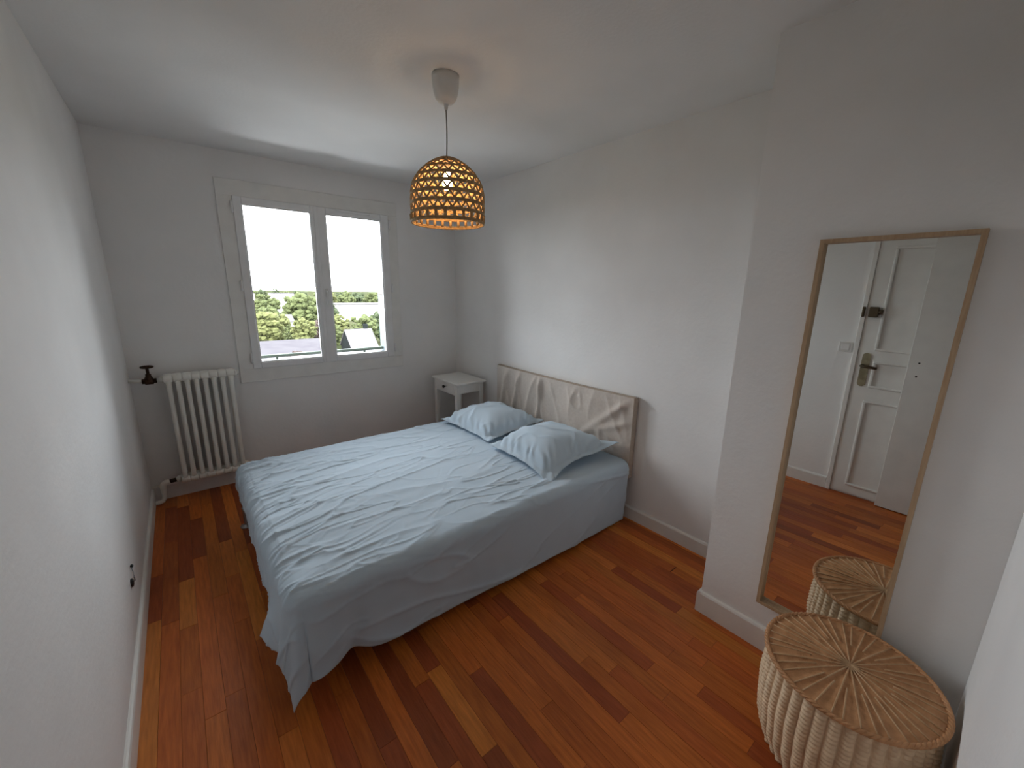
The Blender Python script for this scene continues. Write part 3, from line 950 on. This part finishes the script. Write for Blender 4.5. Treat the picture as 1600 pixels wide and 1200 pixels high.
def tree(name, x, y, ztop, rad_, hcrown, lm, label, seed, group=None, lumps=70, cat='tree'):
    rr = random.Random(seed)
    t = thing(name, (x, y, GZ), label, cat, group)
    G().tube([(x, y, GZ), (x + 0.1, y, GZ + (ztop - GZ - hcrown) * 0.6), (x, y, ztop - hcrown * 0.5)], [0.35, 0.28, 0.15], 8).build('trunk', M_bark, t)
    g = G()
    zc = ztop - hcrown * 0.5
    for k in range(int(lumps * 2.6)):
        th = rr.uniform(0, 2 * PI); ph = math.acos(rr.uniform(-1, 1)); q = rr.uniform(0.35, 0.92)
        c = (x + rad_ * q * math.sin(ph) * math.cos(th), y + rad_ * q * math.sin(ph) * math.sin(th), zc + hcrown * 0.5 * q * math.cos(ph))
        s = rad_ * rr.uniform(0.09, 0.20)
        n, m = 9, 6
        o = rr.random() * 50
        def fn(i, j):
            a_ = 2 * PI * i / n; tt = PI * j / m
            d = Vector((math.sin(tt) * math.cos(a_), math.sin(tt) * math.sin(a_), -math.cos(tt)))
            k_ = s * (1 + 0.55 * noise.noise(d * 2.1 + Vector((o, 0, 0))))
            return (c[0] + d.x * k_, c[1] + d.y * k_, c[2] + d.z * k_ * 0.85)
        g.grid(n, m + 1, fn, False, True)
    g.build('crown', lm, t)
    return t
tree('tree', 27.8, 130, 0.2, 5.4, 12.0, L_g, 'tallest green tree left of the window middle, reaching the horizon', 1, lumps=120)
tree('tree', 37.6, 142, -2.4, 4.2, 9.0, L_d, 'dark green tree right behind the window meeting stile', 2)
tree('tree', 15.2, 100, -3.4, 3.9, 8.2, L_y, 'broad yellow green tree at the left edge of the view', 3, lumps=110)
tree('tree', 11.0, 106, -4.2, 3.4, 8.0, L_y, 'yellow green tree behind the left sash edge', 31)
tree('tree', 18.4, 127, -3.6, 3.6, 8.0, L_g, 'mid green tree between the yellow tree and the tallest tree', 4)
tree('tree', 19.4, 90, -4.3, 2.6, 6.0, L_y, 'round bright yellow green tree behind the pale roof', 5, lumps=90)
tree('tree', 17.7, 95, -5.9, 1.5, 5.0, L_g, 'small green tree in front of the small white house', 51, lumps=60)
tree('tree', 23.3, 95, -4.7, 1.8, 6.0, L_p, 'purple leaved tree beside the round bright tree', 6)
tree('tree', 27.6, 100, -6.5, 2.4, 6.0, L_g, 'green tree left of the gabled house', 7)
tree('tree', 31.6, 109, -5.0, 3.0, 7.5, L_y, 'yellow green tree behind the gabled house ridge', 8)
tree('tree', 35.0, 100, -4.4, 3.6, 8.6, L_g, 'green tree right of the gabled house', 9, lumps=100)
tree('tree', 42.0, 108, -4.0, 3.4, 9.0, L_d, 'dark green tree at the right edge of the right pane', 10)
tree('tree', 23.5, 160, -1.0, 4.5, 9.0, L_g, 'green tree far behind the tallest tree on its left', 12)
far = [(50, 172, -0.6), (56, 176, -0.1), (62, 171, -0.4), (68, 178, -0.2), (74, 172, -0.8), (80, 180, -0.6)]
rf = random.Random(5)
rows = [(53, 214, -1.4), (61, 226, -0.6), (66.5, 214, -0.5), (75, 227, -0.8), (80, 214, -1.0), (89, 227, -1.0)]
wordsr = ['first', 'second', 'third', 'fourth', 'fifth', 'sixth']
for i, (x, y, z) in enumerate(rows):
    tree('tree', x, y, z, 5.2, 9.0, (L_g, L_y, L_g, L_d, L_g, L_y)[i], '%s from the left of the trees lining up behind the long white hall' % wordsr[i], 40 + i, 'trees behind the white hall', lumps=50)
for i in range(14):
    x = 52 + i * 9.0
    y = 420 + rf.uniform(-6, 6) + (14 if i % 2 else 0)
    tree('distant_tree', x, y, -2.0 + rf.uniform(-1.5, 1.2), 5.6, 9.5, L_d if i % 3 else L_g, '%s from the left of the small trees along the horizon' % ('first second third fourth fifth sixth seventh eighth ninth tenth eleventh twelfth thirteenth fourteenth'.split()[i]), 80 + i, 'distant trees along the horizon', lumps=22)

# houses
M_rend = mat('white_render', (0.80, 0.79, 0.76), 0.8)
M_slate = mat('grey_slate', (0.016, 0.018, 0.018), 0.7, col2=(0.012, 0.014, 0.014), scale=3, spec=0.0)
M_slatel = mat('pale_roof_sheet', (0.095, 0.088, 0.090), 0.7, col2=(0.082, 0.077, 0.080), scale=0.6, spec=0.0)
M_flat = mat('grey_roof_felt', (0.066, 0.062, 0.067), 0.8, col2=(0.056, 0.052, 0.058), scale=0.6, spec=0.0)
M_pane = mat('dark_window_pane', (0.03, 0.035, 0.04), 0.2)
def gable_house(name, x0, x1, y0, y1, zw, zr, wm, rm, label, along='x', chim=True):
    t = thing(name, ((x0 + x1) / 2, (y0 + y1) / 2, GZ), label, 'house')
    g = G()
    if along == 'y':      # ridge runs away from the viewer
        xm = (x0 + x1) / 2
        vs = [(x0, y0, GZ), (x1, y0, GZ), (x1, y0, zw), (xm, y0, zr - 0.15), (x0, y0, zw), (x0, y1, GZ), (x1, y1, GZ), (x1, y1, zw), (xm, y1, zr - 0.15), (x0, y1, zw)]
        fs = [(0, 1, 2, 3, 4), (9, 8, 7, 6, 5), (0, 4, 9, 5), (1, 6, 7, 2), (4, 3, 8, 9), (3, 2, 7, 8)]
        g.add(vs, fs).build('house_wall', wm, t)
        r = G()
        for s in (-1, 1):
            xe = xm + s * ((x1 - x0) / 2 + 0.3)
            ze = zw - 0.3 * (zr - zw) / ((x1 - x0) / 2)
            p = [(xm, y0 - 0.2, zr), (xe, y0 - 0.2, ze), (xe, y1 + 0.2, ze), (xm, y1 + 0.2, zr)]
            r.add(p + [(a_, b_, c_ - 0.14) for a_, b_, c_ in p], [(0, 1, 2, 3), (7, 6, 5, 4)] + [(i, 4 + i, 4 + (i + 1) % 4, (i + 1) % 4) for i in range(4)])
    else:
        ym = (y0 + y1) / 2
        vs = [(x0, y0, GZ), (x0, y1, GZ), (x0, y1, zw), (x0, ym, zr - 0.15), (x0, y0, zw), (x1, y0, GZ), (x1, y1, GZ), (x1, y1, zw), (x1, ym, zr - 0.15), (x1, y0, zw)]
        fs = [(4, 3, 2, 1, 0), (5, 6, 7, 8, 9), (0, 5, 9, 4), (1, 2, 7, 6), (4, 9, 8, 3), (3, 8, 7, 2)]
        g.add(vs, fs).build('house_wall', wm, t)
        r = G()
        for s in (-1, 1):
            ye = ym + s * ((y1 - y0) / 2 + 0.3)
            ze = zw - 0.3 * (zr - zw) / ((y1 - y0) / 2)
            p = [(x0 - 0.2, ym, zr), (x0 - 0.2, ye, ze), (x1 + 0.2, ye, ze), (x1 + 0.2, ym, zr)]
            r.add(p + [(a_, b_, c_ - 0.14) for a_, b_, c_ in p], [(0, 1, 2, 3), (7, 6, 5, 4)] + [(i, 4 + i, 4 + (i + 1) % 4, (i + 1) % 4) for i in range(4)])
    ro = r.build('roof', rm, t)
    if chim:
        cx, cy = (x1 - 0.9, (y0 + y1) / 2 + 0.3)
        G().box(cx - 0.4, cx + 0.4, cy - 0.35, cy + 0.35, zr - 1.2, zr + 0.9, 0.03).build('chimney', wm, ro)
    return t
gable_house('house', 25.0, 30.0, 79, 85.5, -9.6, -6.5, M_slate, M_slatel, 'gabled house with dark end wall among trees in the right pane')
gable_house('house', 19.3, 21.6, 110, 116, -6.6, -5.2, M_rend, M_slatel, 'small white house between trees in the left pane', chim=False)
gable_house('house', 4.0, 18.4, 62, 86, -8.3, -6.95, M_rend, M_flat, 'wide low building with pale roof at the bottom of the left pane', chim=False)
# long white hall
t = thing('white_hall', (66, 195, GZ), 'long white flat roofed hall in front of a tree row in the right pane', 'building')
G().box(50, 84, 190, 204, GZ, -6.2, 0.1).build('hall_wall', M_rend, t)
G().box(49.6, 84.4, 189.6, 204.4, -6.2, -5.7, 0.1).build('roof_edge', M_slatel, t)
t = thing('apartment_block', (46, 262, GZ), 'far white apartment block on the horizon in the left pane', 'building')
G().box(41.0, 52.0, 258, 268, GZ, -2.6, 0.05).build('block_wall', M_rend, t)
G().box(40.8, 52.2, 257.8, 268.2, -2.6, -2.2, 0.05).build('roof_edge', M_slatel, t)
t = thing('apartment_block', (33, 300, GZ), 'far white low block at the left end of the horizon', 'building')
G().box(24, 38.0, 296, 306, GZ, -3.4, 0.05).build('block_wall', M_rend, t)
G().box(23.8, 38.2, 295.8, 306.2, -3.4, -3.0, 0.05).build('roof_edge', M_slatel, t)
# reddish shrub in front of the pale roof
rr = tree('shrub', 11.3, 58.5, -6.5, 1.2, 2.2, L_p, 'reddish treetop in front of the pale roof', 77, lumps=40)

for o in bpy.data.objects:
    if '_b' in o.keys():
        del o['_b']
